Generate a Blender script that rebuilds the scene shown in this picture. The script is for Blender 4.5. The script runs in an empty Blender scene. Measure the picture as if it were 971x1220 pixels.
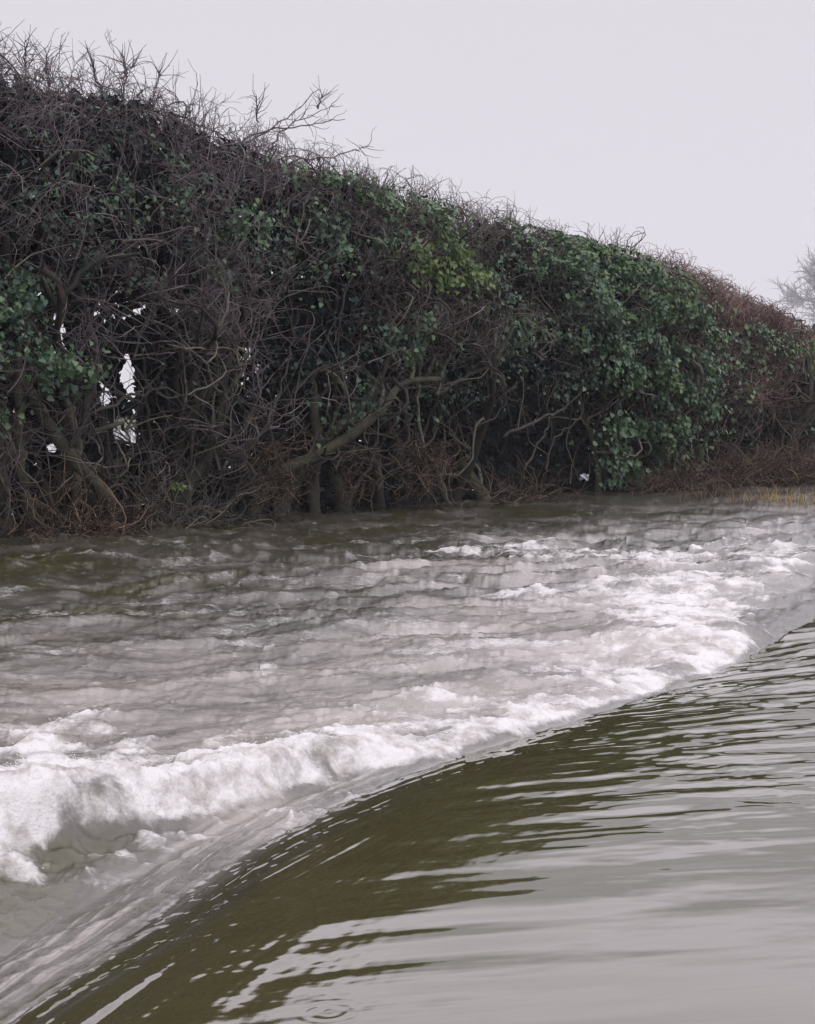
import bpy, math, random
import numpy as np

# ------------------------------------------------------------------ camera, sky, sun, exposure
SC = bpy.context.scene
F, CH, HY = 2000.0, 1.2, 490.0          # focal length in photo pixels, eye height, horizon row
IW, IH = 971.0, 1220.0
PITCH = math.atan((IH / 2 - HY) / F)
cam = bpy.data.cameras.new('camera'); co = bpy.data.objects.new('camera', cam)
SC.collection.objects.link(co); SC.camera = co
co.location = (0, 0, CH); co.rotation_euler = (math.pi / 2 - PITCH, 0, 0)
cam.sensor_fit = 'VERTICAL'; cam.sensor_height = 24.0; cam.lens = 24.0 * F / IH
cam.clip_start = 0.05; cam.clip_end = 3000

SUN_EL, SUN_AZ = math.radians(48), math.radians(150)     # behind a full cloud cover
W = bpy.data.worlds.new('World'); SC.world = W; W.use_nodes = True
nt = W.node_tree; nt.nodes.clear()
out = nt.nodes.new('ShaderNodeOutputWorld'); bg = nt.nodes.new('ShaderNodeBackground')
sky = nt.nodes.new('ShaderNodeTexSky'); sky.sky_type = 'NISHITA'; sky.sun_disc = False
sky.sun_elevation = SUN_EL; sky.sun_rotation = SUN_AZ; sky.air_density = 1.0; sky.dust_density = 5.0
hs = nt.nodes.new('ShaderNodeHueSaturation'); hs.inputs['Saturation'].default_value = 0.15; hs.inputs['Value'].default_value = 0.6
tc = nt.nodes.new('ShaderNodeTexCoord'); sx = nt.nodes.new('ShaderNodeSeparateXYZ')
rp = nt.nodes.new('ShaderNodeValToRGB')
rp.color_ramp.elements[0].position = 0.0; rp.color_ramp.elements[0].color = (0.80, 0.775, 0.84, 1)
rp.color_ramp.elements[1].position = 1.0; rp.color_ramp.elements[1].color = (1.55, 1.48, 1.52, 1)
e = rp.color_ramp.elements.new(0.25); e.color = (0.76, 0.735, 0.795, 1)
e = rp.color_ramp.elements.new(0.31); e.color = (1.86, 1.73, 1.93, 1)  # sky raised just above the view, added to brighten the water's reflections
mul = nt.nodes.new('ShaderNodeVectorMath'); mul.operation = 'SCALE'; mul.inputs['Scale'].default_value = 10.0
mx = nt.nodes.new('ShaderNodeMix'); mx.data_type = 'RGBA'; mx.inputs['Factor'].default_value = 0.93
L = nt.links.new
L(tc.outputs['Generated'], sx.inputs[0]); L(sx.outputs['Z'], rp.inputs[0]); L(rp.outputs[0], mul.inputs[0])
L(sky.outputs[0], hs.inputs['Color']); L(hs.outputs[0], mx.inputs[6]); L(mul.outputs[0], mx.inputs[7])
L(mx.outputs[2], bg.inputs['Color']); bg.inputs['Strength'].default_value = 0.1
L(bg.outputs[0], out.inputs['Surface'])
sl = bpy.data.lights.new('sun', 'SUN'); sl.energy = 0.5; sl.angle = math.radians(40); sl.color = (1, .97, .93)
so = bpy.data.objects.new('sun', sl); SC.collection.objects.link(so)
so.rotation_euler = (math.pi / 2 - SUN_EL, 0, math.pi - SUN_AZ); so.location = (0, 0, 30)
vs = SC.view_settings; vs.view_transform = 'Standard'; vs.look = 'None'; vs.gamma = 1; vs.use_curve_mapping = False
vs.exposure = 0.0
SC.render.engine = 'CYCLES'
cy = SC.cycles; cy.max_bounces = 5; cy.diffuse_bounces = 3; cy.glossy_bounces = 3; cy.transmission_bounces = 2
cy.use_denoising = True; cy.volume_bounces = 1

rng = np.random.default_rng(7)
def ss(a, b, x): t = np.clip((x - a) / (b - a), 0, 1); return t * t * (3 - 2 * t)
def at(x, y, z=0.0):                     # world point at height z under photo position x, y
    cx, cz = (x - IW / 2) / F, -(y - IH / 2) / F
    c, s = math.cos(PITCH), math.sin(PITCH)
    dy, dz = c + s * cz, -s + c * cz
    t = (z - CH) / dz
    return np.array([cx * t, dy * t, z])
def pix(X, Y, Z):
    c, s = math.cos(PITCH), math.sin(PITCH)
    zc = Z - CH
    dep = c * Y - s * zc; v = s * Y + c * zc
    return IW / 2 + F * X / dep, IH / 2 - F * v / dep

# ------------------------------------------------------------------ noise
_perm = rng.permutation(1024); _perm = np.concatenate([_perm, _perm])
_ga = rng.uniform(0, 2 * np.pi, 1024); _gx, _gy = np.cos(_ga), np.sin(_ga)
def perlin(x, y, seed=0):
    x = np.asarray(x, float) + seed * 37.31; y = np.asarray(y, float) + seed * 91.7
    xi, yi = np.floor(x).astype(int), np.floor(y).astype(int); xf, yf = x - xi, y - yi
    u, v = xf * xf * xf * (xf * (xf * 6 - 15) + 10), yf * yf * yf * (yf * (yf * 6 - 15) + 10)
    def g(i, j):
        h = _perm[(_perm[(xi + i) & 1023] + yi + j) & 1023]
        return _gx[h] * (xf - i) + _gy[h] * (yf - j)
    a = g(0, 0); b = g(1, 0); c = g(0, 1); d = g(1, 1)
    return 1.5 * ((a + (b - a) * u) * (1 - v) + (c + (d - c) * u) * v)
def fbm(x, y, o=4, seed=0, gain=.5):
    r = 0; a = 1
    for i in range(o):
        r = r + a * perlin(x * 2 ** i, y * 2 ** i, seed + i * 3); a *= gain
    return r
def billow(x, y, o=4, seed=0, gain=.5):
    r = 0; a = 1
    for i in range(o):
        r = r + a * (1 - 2 * np.abs(perlin(x * 2 ** i, y * 2 ** i, seed + i * 3))); a *= gain
    return r

# ------------------------------------------------------------------ mesh and material helpers
def mesh(name, V, Fc, mat, parent=None, attrs=None, smooth=False):
    V = np.asarray(V, np.float32); Fc = np.asarray(Fc, np.int32); k = Fc.shape[1]
    m = bpy.data.meshes.new(name)
    m.vertices.add(len(V)); m.vertices.foreach_set('co', V.ravel())
    m.loops.add(Fc.size); m.loops.foreach_set('vertex_index', Fc.ravel())
    m.polygons.add(len(Fc)); m.polygons.foreach_set('loop_start', np.arange(0, Fc.size, k, dtype=np.int32))
    m.polygons.foreach_set('loop_total', np.full(len(Fc), k, np.int32))
    if smooth: m.polygons.foreach_set('use_smooth', np.ones(len(Fc), bool))
    m.update(calc_edges=True)
    for n, a in (attrs or {}).items():
        at_ = m.attributes.new(n, 'FLOAT', 'POINT'); at_.data.foreach_set('value', np.asarray(a, np.float32).ravel())
    m.materials.append(mat)
    o = bpy.data.objects.new(name, m); SC.collection.objects.link(o)
    if parent is not None: o.parent = parent
    return o
def tag(o, label=None, cat=None, group=None, kind=None):
    for k, v in (('label', label), ('category', cat), ('group', group), ('kind', kind)):
        if v: o[k] = v
    return o
def empty(name, loc=(0, 0, 0)):
    o = bpy.data.objects.new(name, None); SC.collection.objects.link(o); o.location = loc; o.empty_display_size = .2
    return o

def tubes(P, R, sides=3, r=rng):
    """P (n,k,3), R (n,k): tapered tubes; returns verts, quads, tube index per vertex"""
    n, k, _ = P.shape
    T = np.gradient(P, axis=1); T /= np.linalg.norm(T, axis=2, keepdims=True) + 1e-9
    ref = r.normal(size=(n, 1, 3)); ref = np.repeat(ref, k, 1)
    U = np.cross(T, ref); U /= np.linalg.norm(U, axis=2, keepdims=True) + 1e-9
    Vv = np.cross(T, U)
    a = np.arange(sides) * 2 * np.pi / sides
    ring = U[:, :, None, :] * np.cos(a)[None, None, :, None] + Vv[:, :, None, :] * np.sin(a)[None, None, :, None]
    V = P[:, :, None, :] + ring * R[:, :, None, None]
    idx = np.arange(n * k * sides).reshape(n, k, sides)
    nx = np.roll(idx, -1, axis=2)
    Q = np.stack([idx[:, :-1], nx[:, :-1], nx[:, 1:], idx[:, 1:]], -1).reshape(-1, 4)
    return V.reshape(-1, 3), Q, np.repeat(np.arange(n), k * sides)

def nodes(name, rough=.8, spec=.3):
    m = bpy.data.materials.new(name); m.use_nodes = True; t = m.node_tree
    b = t.nodes['Principled BSDF']; b.inputs['Roughness'].default_value = rough
    b.inputs['Specular IOR Level'].default_value = spec
    return m, t, b
def ramp_mat(name, cols, rough=.8, spec=.3, attr='tint', noise=None, bump=0, trans=0):
    m, t, b = nodes(name, rough, spec)
    a = t.nodes.new('ShaderNodeAttribute'); a.attribute_name = attr
    r = t.nodes.new('ShaderNodeValToRGB'); els = r.color_ramp.elements
    for i, c in enumerate(cols):
        p = i / (len(cols) - 1)
        el = els[0] if i == 0 else els[-1] if i == len(cols) - 1 else els.new(p)
        el.position = p; el.color = (*c, 1)
    fac = a.outputs['Fac']
    if noise:
        tcn = t.nodes.new('ShaderNodeTexCoord'); nz = t.nodes.new('ShaderNodeTexNoise')
        nz.inputs['Scale'].default_value = noise; nz.inputs['Detail'].default_value = 4
        t.links.new(tcn.outputs['Object'], nz.inputs['Vector'])
        ad = t.nodes.new('ShaderNodeMath'); ad.operation = 'MULTIPLY_ADD'; ad.inputs[1].default_value = .8
        sb = t.nodes.new('ShaderNodeMath'); sb.operation = 'ADD'; sb.inputs[1].default_value = -.4
        t.links.new(nz.outputs['Fac'], ad.inputs[0]); t.links.new(fac, ad.inputs[2]); t.links.new(ad.outputs[0], sb.inputs[0])
        fac = sb.outputs[0]
        if bump:
            bp = t.nodes.new('ShaderNodeBump'); bp.inputs['Strength'].default_value = bump; bp.inputs['Distance'].default_value = .02
            t.links.new(nz.outputs['Fac'], bp.inputs['Height']); t.links.new(bp.outputs[0], b.inputs['Normal'])
    t.links.new(fac, r.inputs[0]); t.links.new(r.outputs[0], b.inputs['Base Color'])
    if trans:
        tr = t.nodes.new('ShaderNodeBsdfTranslucent'); mixs = t.nodes.new('ShaderNodeMixShader'); mixs.inputs[0].default_value = trans
        t.links.new(r.outputs[0], tr.inputs[0]); t.links.new(b.outputs[0], mixs.inputs[1]); t.links.new(tr.outputs[0], mixs.inputs[2])
        t.links.new(mixs.outputs[0], t.nodes['Material Output'].inputs['Surface'])
    return m

M = dict(
    bark=ramp_mat('bark', [(.018, .017, .015), (.045, .043, .034), (.10, .098, .06)], .9, .2, noise=9, bump=.6),
    branch=ramp_mat('branch_bark', [(.022, .020, .019), (.055, .051, .044), (.165, .155, .12)], .85, .25, noise=14),
    twig=ramp_mat('twig_bark', [(.05, .038, .045), (.13, .105, .118), (.25, .215, .22)], .8, .25),
    twig_brown=ramp_mat('brown_twig_bark', [(.042, .035, .034), (.115, .096, .088), (.23, .20, .175)], .8, .25),
    twig_red=ramp_mat('red_twig_bark', [(.045, .03, .029), (.14, .085, .078), (.27, .18, .155)], .8, .25),
    ivy=ramp_mat('ivy_leaf', [(.008, .02, .022), (.018, .048, .036), (.036, .088, .042), (.08, .15, .055)], .36, .5, trans=.12),
    ivy_dark=ramp_mat('shade_tinted_ivy_leaf', [(.003, .005, .007), (.007, .012, .014), (.012, .024, .024)], .8, .12),  # the hedge's inner shade put into a darker ivy colour
    ivy_lime=ramp_mat('young_ivy_leaf', [(.03, .06, .02), (.07, .13, .03), (.13, .2, .05)], .45, .45, trans=.15),
    dead=ramp_mat('dead_stalk', [(.022, .017, .014), (.06, .045, .036), (.20, .145, .10)], .9, .15),
    straw=ramp_mat('straw', [(.15, .11, .05), (.3, .22, .09), (.42, .34, .16)], .9, .15),
    far=ramp_mat('haze_paled_bark', [(.20, .19, .20), (.30, .28, .29)], .9, .1),  # part of the distance haze put into a paler bark colour
)

# ------------------------------------------------------------------ hedge course
HB = [(-330, 690), (-160, 670), (0, 651), (150, 638), (300, 627), (480, 612), (640, 598), (760, 588), (850, 580), (930, 573), (975, 569), (1040, 562), (1200, 548)]
hp = np.array([at(x, y)[:2] for x, y in HB])
seg = np.linalg.norm(np.diff(hp, axis=0), axis=1); hs_ = np.concatenate([[0], np.cumsum(seg)])
_S = np.linspace(0, hs_[-1], 600)
_C = np.stack([np.interp(_S, hs_, hp[:, 0]), np.interp(_S, hs_, hp[:, 1])], 1)
for _ in range(3):
    k = np.ones(41) / 41; pad = np.pad(_C, ((20, 20), (0, 0)), mode='reflect', reflect_type='odd')
    _C = np.stack([np.convolve(pad[:, i], k, 'valid') for i in (0, 1)], 1)
_T = np.gradient(_C, axis=0); _T /= np.linalg.norm(_T, axis=1, keepdims=True)
_N = np.stack([_T[:, 1], -_T[:, 0]], 1)                    # towards the road
HT = .95                                                   # hedge half thickness
def h2w(L_):
    s, t, z = L_[..., 0], L_[..., 1] - HT * .9, L_[..., 2]
    g = lambda A: np.interp(s, _S, A)
    return np.stack([g(_C[:, 0]) + g(_N[:, 0]) * t, g(_C[:, 1]) + g(_N[:, 1]) * t, z], -1)
def s_at(x):                                               # arc position of the hedge front under photo column x
    px, _ = pix(_C[:, 0], _C[:, 1], 0)
    return float(np.interp(x, px, _S))
def sz_at(x, y, t=.5):                                     # s and z of the hedge face behind photo position
    S_ = np.linspace(0, _S[-1], 900); P = h2w(np.stack([S_, np.full(900, t), np.zeros(900)], -1))
    px, _ = pix(P[:, 0], P[:, 1], 0); s = np.interp(x, px, S_)
    p = h2w(np.array([[s, t, 0.0]]))[0]
    return float(s), float(CH + (-(y - HY)) * p[1] / F)
TOPS = [(-330, -60), (-160, 28), (0, 92), (60, 104), (130, 112), (200, 142), (280, 178), (330, 192), (400, 212), (480, 238), (560, 261), (640, 281), (700, 294), (760, 315), (820, 344), (870, 370), (915, 400), (945, 412), (1000, 416), (1100, 440), (1200, 465)]
_ts, _tz = [], []
for x, y in TOPS:
    s, z = sz_at(x, y, -.1); _ts.append(s); _tz.append(z)
def Htop(s): return np.interp(s, _ts, _tz)
def Wd(s, z):
    return HT * (1 + .22 * perlin(s * .9, z * .9, 5) + .1 * perlin(s * 2.3, z * 2.3, 8)) * (.62 + .38 * ss(.2, 1.7, z))
def env(P, ivy=False):
    s, t, z = P[..., 0], P[..., 1], P[..., 2]
    H = Htop(s) + .10 * perlin(s * 1.3, s * 0, 11)
    return (np.abs(t) / Wd(s, z)) ** 2.4 + np.clip(z / H, 0, 3) ** 7
HOLES = []                                                 # gaps right through the hedge, oblique to it
for x, y, a, b, k in [(x, y, .05, .055, .97) for x, y in [(62, 372), (72, 395), (80, 408), (118, 370), (127, 360), (141, 365), (129, 385), (150, 350), (205, 345), (215, 352), (222, 365), (228, 374), (45, 298), (186, 500), (182, 532), (60, 535), (72, 541), (250, 510), (286, 405), (300, 420), (306, 442), (100, 345), (340, 420)]] + [(155, 452, .14, .28, 1), (150, 515, .22, .26, 1), (165, 370, .16, .12, .85), (70, 400, .10, .30, 1), (125, 470, .12, .16, 1), (293, 430, .13, .3, .85), (208, 372, .12, .12, .9), (60, 535, .14, .09, .9), (330, 470, .1, .12, .7), (135, 360, .25, .25, .6), (248, 530, .1, .2, .6), (362, 515, .09, .09, .8)]:
    s, z = sz_at(x, y, 0); HOLES.append((s, z, a, b, k))
def hole(P):
    s, t, z = P[..., 0], P[..., 1], P[..., 2]
    m = np.zeros(s.shape)
    for hs1, hz, a, b, k in HOLES:
        p = h2w(np.array([[hs1, 0, 0.]]))[0]; v = p[:2] / np.linalg.norm(p[:2])
        i = int(np.interp(hs1, _S, np.arange(600))); slope = -(v @ _T[i]) / (v @ _N[i])   # keeps the gap along the sight from the road
        q = ((s - hs1 + t * slope) / a) ** 2 + ((z - hz) / b) ** 2
        m = np.maximum(m, k * (q + .9 * perlin(s * 8, z * 8, 3) + .5 * perlin(s * 19, z * 19, 4) < 1))
    return m
def walk(P0, D0, Ln, k, wig, up=0., steer=.8, over=1.0, r=rng):
    n = len(P0); P = np.empty((n, k + 1, 3)); P[:, 0] = P0; D = D0 / (np.linalg.norm(D0, axis=1, keepdims=True) + 1e-9)
    st = (Ln / k)[:, None]
    for i in range(k):
        D = D + r.normal(size=(n, 3)) * wig; D[:, 2] += up
        f = env(P[:, i]); ex = np.clip(f - over, 0, 1.5)[:, None] * steer
        o = np.stack([np.zeros(n), P[:, i, 1] * 1.2, np.where(P[:, i, 2] > 2.2, .8, 0)], 1)
        D = D - ex * o
        D /= np.linalg.norm(D, axis=1, keepdims=True) + 1e-9
        P[:, i + 1] = P[:, i] + D * st
    return P
def grow(P, n, lo, hi, spread, bias, r=rng):
    """n new starts picked along the walks P, with directions near the parent's plus a bias"""
    m, k, _ = P.shape
    j = r.integers(0, m, n); u = r.uniform(lo, hi, n) * (k - 1); i = np.clip(u.astype(int), 0, k - 2); w = (u - i)[:, None]
    st = P[j, i] * (1 - w) + P[j, i + 1] * w
    d = P[j, i + 1] - P[j, i]; d /= np.linalg.norm(d, axis=1, keepdims=True) + 1e-9
    return st, d + r.normal(size=(n, 3)) * spread + np.asarray(bias)
def put_tubes(name, P, r0, r1, mat, parent, sides=3, tint=None, r=rng, smooth=False, base=None, flare=0):
    k = P.shape[1]; u = np.linspace(0, 1, k)[None]
    r0 = np.broadcast_to(np.asarray(r0, float).reshape(-1, 1), (len(P), 1)); r1 = np.broadcast_to(np.asarray(r1, float).reshape(-1, 1), (len(P), 1))
    R = r0 * (1 - u) + r1 * u
    if flare: R = R * (1 + flare * np.exp(-u * 9)) * (1 + .12 * r.normal(size=R.shape))
    W_ = h2w(P); 
    if base is not None: W_ = W_ - np.asarray(base)
    V, Q, ti = tubes(W_, R, sides, r)
    if tint is None: tint = r.uniform(0, 1, len(P))
    return mesh(name, V, Q, mat, parent, {'tint': tint[ti]}, smooth)

def leaf_mesh(name, C, Nn, size, tint, mat, parent, base=None, r=rng, aspect=.85, fold=.25, hang=.6):
    """C (n,3) world centres, Nn normals: small lobed leaves folded along the midrib"""
    n = len(C)
    Nn = Nn / (np.linalg.norm(Nn, axis=1, keepdims=True) + 1e-9)
    dn = np.tile([0, 0, -1.0], (n, 1)) * hang + r.normal(size=(n, 3)) * .6
    A = dn - (dn * Nn).sum(1, keepdims=True) * Nn; A /= np.linalg.norm(A, axis=1, keepdims=True) + 1e-9
    B = np.cross(Nn, A)
    sh = [(-.38, 0, 0), (-.46, -.36, 1), (-.02, -.52, 1), (.66, 0, 0), (-.02, .52, 1), (-.46, .36, 1)]
    V = np.stack([C + A * (a * size)[:, None] + B * (b * size * aspect)[:, None] + Nn * (f * fold * abs(b) * size)[:, None] for a, b, f in sh], 1)
    i = np.arange(n)[:, None] * 6
    Q = np.concatenate([i + np.array([[0, 1, 2, 3]]), i + np.array([[0, 3, 4, 5]])], 0)
    V = V.reshape(-1, 3)
    if base is not None: V = V - np.asarray(base)
    return mesh(name, V, Q, mat, parent, {'tint': np.repeat(np.clip(tint, 0, 1), 6)})
def face_normals(P):                                       # outward of the hedge in world space
    s, t, z = P[:, 0], P[:, 1], P[:, 2]
    H = Htop(s); up = np.clip((z - H + .9) / .9, 0, 1) ** 1.5
    g = lambda A: np.interp(s, _S, A)
    sg = np.where(t > -.25, 1, -1)
    return np.stack([g(_N[:, 0]) * sg * (1 - .6 * up), g(_N[:, 1]) * sg * (1 - .6 * up), .35 + up], 1)

# leaf clumps seen on the hedge face: photo centre, radii, count, kind, tint, leaf size, depth
CL = [
 (722, 335, 75, 42, 1500, 'ivy', .62, .085, 1), (760, 420, 62, 60, 1900, 'ivy', .50, .10, 1), (770, 505, 52, 62, 1900, 'ivy', .55, .10, 1), (742, 560, 28, 20, 260, 'ivy', .45, .10, 1),
 (690, 290, 52, 20, 700, 'ivy', .8, .075, 1), (700, 392, 45, 42, 750, 'ivy', .38, .085, 1), (800, 465, 22, 40, 420, 'ivy', .42, .10, 1), (795, 395, 28, 32, 560, 'ivy', .68, .10, 1),
 (862, 435, 18, 24, 200, 'ivy', .62, .11, 1), (838, 560, 14, 14, 40, 'ivy', .35, .11, .9), (640, 320, 38, 34, 420, 'ivy', .42, .085, .9), (655, 300, 25, 22, 250, 'ivy', .55, .08, 1),
 (493, 316, 36, 27, 620, 'ivy_lime', .5, .075, 1.05), (500, 285, 34, 22, 200, 'ivy', .75, .075, 1), (425, 232, 75, 20, 620, 'ivy', .72, .07, 1), (380, 215, 45, 14, 220, 'ivy', .7, .065, 1),
 (470, 250, 45, 26, 380, 'ivy', .55, .07, 1), (400, 285, 55, 34, 420, 'ivy', .42, .07, .9), (460, 400, 42, 34, 420, 'ivy', .4, .075, .8), (560, 330, 46, 40, 420, 'ivy', .45, .075, .9),
 (590, 400, 46, 38, 260, 'ivy', .42, .075, .8), (25, 435, 38, 30, 420, 'ivy', .5, .075, 1), (10, 355, 30, 45, 240, 'ivy', .35, .07, .8), (242, 268, 36, 22, 360, 'ivy', .52, .065, .95),
 (240, 310, 40, 36, 420, 'ivy', .25, .065, .7), (100, 170, 80, 30, 420, 'ivy', .36, .055, .8), (60, 250, 70, 40, 420, 'ivy', .3, .055, .8), (180, 220, 70, 34, 420, 'ivy', .35, .055, .8),
 (330, 300, 45, 45, 360, 'ivy', .35, .06, .8), (110, 320, 60, 30, 300, 'ivy', .3, .06, .7), (366, 525, 14, 14, 40, 'ivy_lime', .35, .06, 1), (610, 280, 40, 14, 160, 'ivy', .6, .07, 1),
 (962, 428, 24, 26, 1300, 'ivy_lime', .4, .10, 1.2), (872, 395, 16, 16, 120, 'ivy', .6, .09, 1.05), (720, 310, 55, 16, 260, 'ivy_lime', .25, .075, 1.08), (760, 350, 40, 20, 160, 'ivy_lime', .2, .08, 1.08), (745, 455, 40, 16, 120, 'ivy_lime', .15, .08, 1.08), (975, 470, 26, 60, 500, 'ivy', .6, .13, 1), (905, 420, 16, 24, 90, 'ivy', .6, .1, 1),
 (540, 460, 60, 40, 260, 'ivy', .3, .07, .6), (420, 480, 60, 40, 300, 'ivy', .25, .07, .6), (80, 90, 20, 10, 30, 'ivy', .4, .05, 1), (680, 450, 40, 40, 200, 'ivy', .3, .08, .6),
 (200, 580, 7, 5, 16, 'ivy_lime', .8, .05, 1.1), (905, 250, 1, 1, 1, 'ivy', .5, .01, 1), (-60, 400, 70, 130, 800, 'ivy', .4, .07, .9),
]

SHRUBS = [  # photo columns, twig material, tint mid, surface twig density, label
 (-330, -110, 'twig', .5, .7, 'tangled bare shrub cut by the left edge of the picture'),
 (-110, 75, 'twig', .5, 1.0, 'tallest bare twiggy shrub at the left end of the hedge, ivy low on it'),
 (75, 215, 'twig', .5, 1.0, 'bare shrub with mossy forked trunks and a bright gap through to the field'),
 (215, 340, 'twig', .55, 1.2, 'purple grey thicket with long twigs arching over the hedge top'),
 (340, 455, 'twig', .5, 1.0, 'twiggy shrub with olive ivy along its crest and brown roots in the water'),
 (455, 575, 'twig_brown', .45, .9, 'shrub with one lime green ivy clump high on its face'),
 (575, 680, 'twig_brown', .5, .9, 'brown topped shrub with pale crooked limbs over a dark hollow'),
 (680, 815, 'twig_brown', .4, .12, 'big green bush smothered in glossy ivy down to the water'),
 (815, 925, 'twig_red', .5, 1.5, 'reddish brown leafless bush right of the big ivy bush'),
 (925, 1045, 'twig_red', .5, .9, 'small far bush with yellow green ivy at the end of the hedge'),
 (1045, 1200, 'twig_brown', .5, .6, 'hedge shrub running out past the right edge of the picture'),
]
def build_shrub(ix, x0, x1, tm, tmid, dens, label):
    r = np.random.default_rng(100 + ix)
    s0, s1 = s_at(x0), s_at(x1); w = s1 - s0; sc_ = (s0 + s1) / 2
    base = h2w(np.array([[sc_, 0, 0.]]))[0]; base[2] = -.1
    root = empty('hedge_shrub', base); tag(root, label, 'shrub', 'shrubs growing together as one hedge')
    # trunks
    nt_ = max(3, int(w * 1.5)); us = (np.arange(nt_) + .5) / nt_ + r.uniform(-.2, .2, nt_) / nt_
    P0 = np.stack([s0 + us * w, r.uniform(-.25, .35, nt_), np.full(nt_, -.25)], 1)
    D0 = np.stack([r.normal(0, .25, nt_), r.normal(0, .15, nt_), np.ones(nt_)], 1)
    Tk = walk(P0, D0, r.uniform(2.6, 3.8, nt_), 16, .22, .10, r=r)
    rad = r.uniform(.05, .10, nt_) * (1.25 if ix in (1, 2) else 1)
    for i in range(nt_):
        put_tubes('trunk', Tk[i:i + 1], rad[i], rad[i] * .35, M['bark'], root, 9, np.array([r.uniform(.2, .8)]), r, True, base, .5)
    # limbs
    nl = int(w * 17)
    st, d = grow(Tk, nl, .12, 1, .7, (0, .25, .25), r)
    Lb = walk(st, d, r.uniform(.7, 1.9, nl), 12, .33, .02, r=r)
    put_tubes('limbs', Lb, r.uniform(.016, .034, nl), .008, M['branch'], root, 5, None, r, True, base)
    # branches
    nb = int(w * 110)
    st, d = grow(Lb, nb, .1, 1, .8, (0, .3, .15), r)
    Bb = walk(st, d, r.uniform(.4, 1.3, nb), 9, .30, .03, r=r)
    Bb = Bb[r.uniform(size=nb) > .7 * hole(Bb[:, 5])]
    if 3 < ix < 8: Bb = Bb[r.uniform(size=len(Bb)) < np.clip(Bb[:, 5, 2] / 2.0 - .1, .25, 1)]
    put_tubes('branches', Bb, r.uniform(.007, .013, len(Bb)), .0035, M['branch'], root, 4, None, r, False, base)
    # long crooked runners lying over the face
    nr_ = int(w * 34 * min(dens, 1)); s = r.uniform(s0, s1, nr_); z = r.uniform(.12, .9, nr_) * Htop(s)
    Rn = walk(np.stack([s, r.uniform(.55, .9, nr_) * Wd(s, z), z], 1), np.stack([r.normal(0, .8, nr_), r.normal(.1, .2, nr_), r.normal(.25, .8, nr_)], 1), r.uniform(.6, 1.7, nr_), 12, .14, 0, 1, .85, r)
    Rn = Rn[hole(Rn[:, 6]) < .5]
    if 3 < ix < 8: Rn = Rn[r.uniform(size=len(Rn)) < np.clip(Rn[:, 6, 2] / 2.2 - .1, .2, 1)]
    Rn = Rn[r.uniform(size=len(Rn)) < np.clip(.8 + 1.5 * fbm(Rn[:, 6, 0] * 1.1 + 3, Rn[:, 6, 2] * 1.1, 3, 77), .2, 1)]
    put_tubes('runners', Rn, r.uniform(.007, .014, len(Rn)), .004, M['branch'], root, 4, r.uniform(0, .9, len(Rn)), r, False, base)
    # twigs off branches
    n1 = int(w * 290 * dens)
    st, d = grow(Bb, n1, .2, 1, .8, (0, .25, .25), r)
    T1 = walk(st, d, r.uniform(.25, .8, n1), 6, .13, .03, .9, r=r)
    # long surface shoots, starting just under the skin of the hedge
    n2 = int(w * 420 * dens)
    s = r.uniform(s0 - .1, s1 + .1, n2); H = Htop(s)
    top = r.uniform(size=n2) < .42
    z = np.where(top, H * r.uniform(.80, .97, n2), r.uniform(.35, 1, n2) ** .8 * H * .95)
    t = np.where(top, r.uniform(-.5, .8, n2), r.uniform(.55, .95, n2)) * Wd(s, z)
    d = np.stack([r.normal(0, .7, n2), np.where(top, r.normal(0.1, .5, n2), .35 + r.normal(0, .4, n2)), np.where(top, .9, .15) + r.normal(0, .5, n2)], 1)
    T2 = walk(np.stack([s, t, z], 1), d, r.uniform(.2, .75, n2) * np.where(top, .8, 1), 6, .12, .0, 1.0, 1.05, r=r)
    keep = (hole(T2[:, 3]) < r.uniform(size=n2))
    keep &= (r.uniform(size=n2) < np.clip((.0 if ix < 4 or ix > 7 else -.5) + z / 2.4, 0, 1))
    if ix < 9: keep &= top | (r.uniform(size=n2) < .8)
    T2 = T2[keep]
    if 3 < ix < 8: T1 = T1[r.uniform(size=len(T1)) < np.clip(T1[:, 3, 2] / 2.0 - .55, .05, 1)]
    pk = lambda A: r.uniform(size=len(A)) < np.clip(.75 + 1.6 * fbm(A[:, 3, 0] * 1.1 + 3, A[:, 3, 2] * 1.1, 3, 77), .15, 1) + .6 * (A[:, 3, 2] > Htop(A[:, 3, 0]) * .82)
    if 3 < ix < 8:
        low = lambda A, j: A[(A[:, j, 2] > 1.25 + .5 * perlin(A[:, j, 0] * 1.2, A[:, j, 2] * 0, 61)) | (r.uniform(size=len(A)) < .1)]
        T1, T2 = low(T1, 3), low(T2, 3)
    T1 = T1[pk(T1)]; T2 = T2[pk(T2)]
    T1 = T1[hole(T1[:, 3]) < r.uniform(.5, 1.6, len(T1))]
    TT = np.concatenate([T1, T2])
    n3 = int(len(TT) * 1.8)
    st, d = grow(TT, n3, .15, 1, .9, (0, .1, .15), r)
    T3 = walk(st, d, r.uniform(.06, .26, n3), 3, .1, 0, .6, 1.1, r=r)
    # wild shoots breaking the skyline
    n4 = int(w * {1: 22, 2: 24, 3: 26, 7: 20, 8: 34, 9: 34}.get(ix, 16))
    s = r.uniform(s0, s1, n4); H = Htop(s)
    T4 = walk(np.stack([s, r.uniform(-.4, .5, n4), H * .95], 1), np.stack([r.normal(0.1, .6, n4), r.normal(0, .3, n4), r.uniform(.4, 1.2, n4)], 1), r.uniform(.2, .8, n4) * (1.0 if ix in (1, 2, 3) else .5), 7, .2, 0, 0, r=r)
    st, d = grow(T4, n4 * 6, .2, 1, .8, (0, 0, .1), r)
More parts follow.
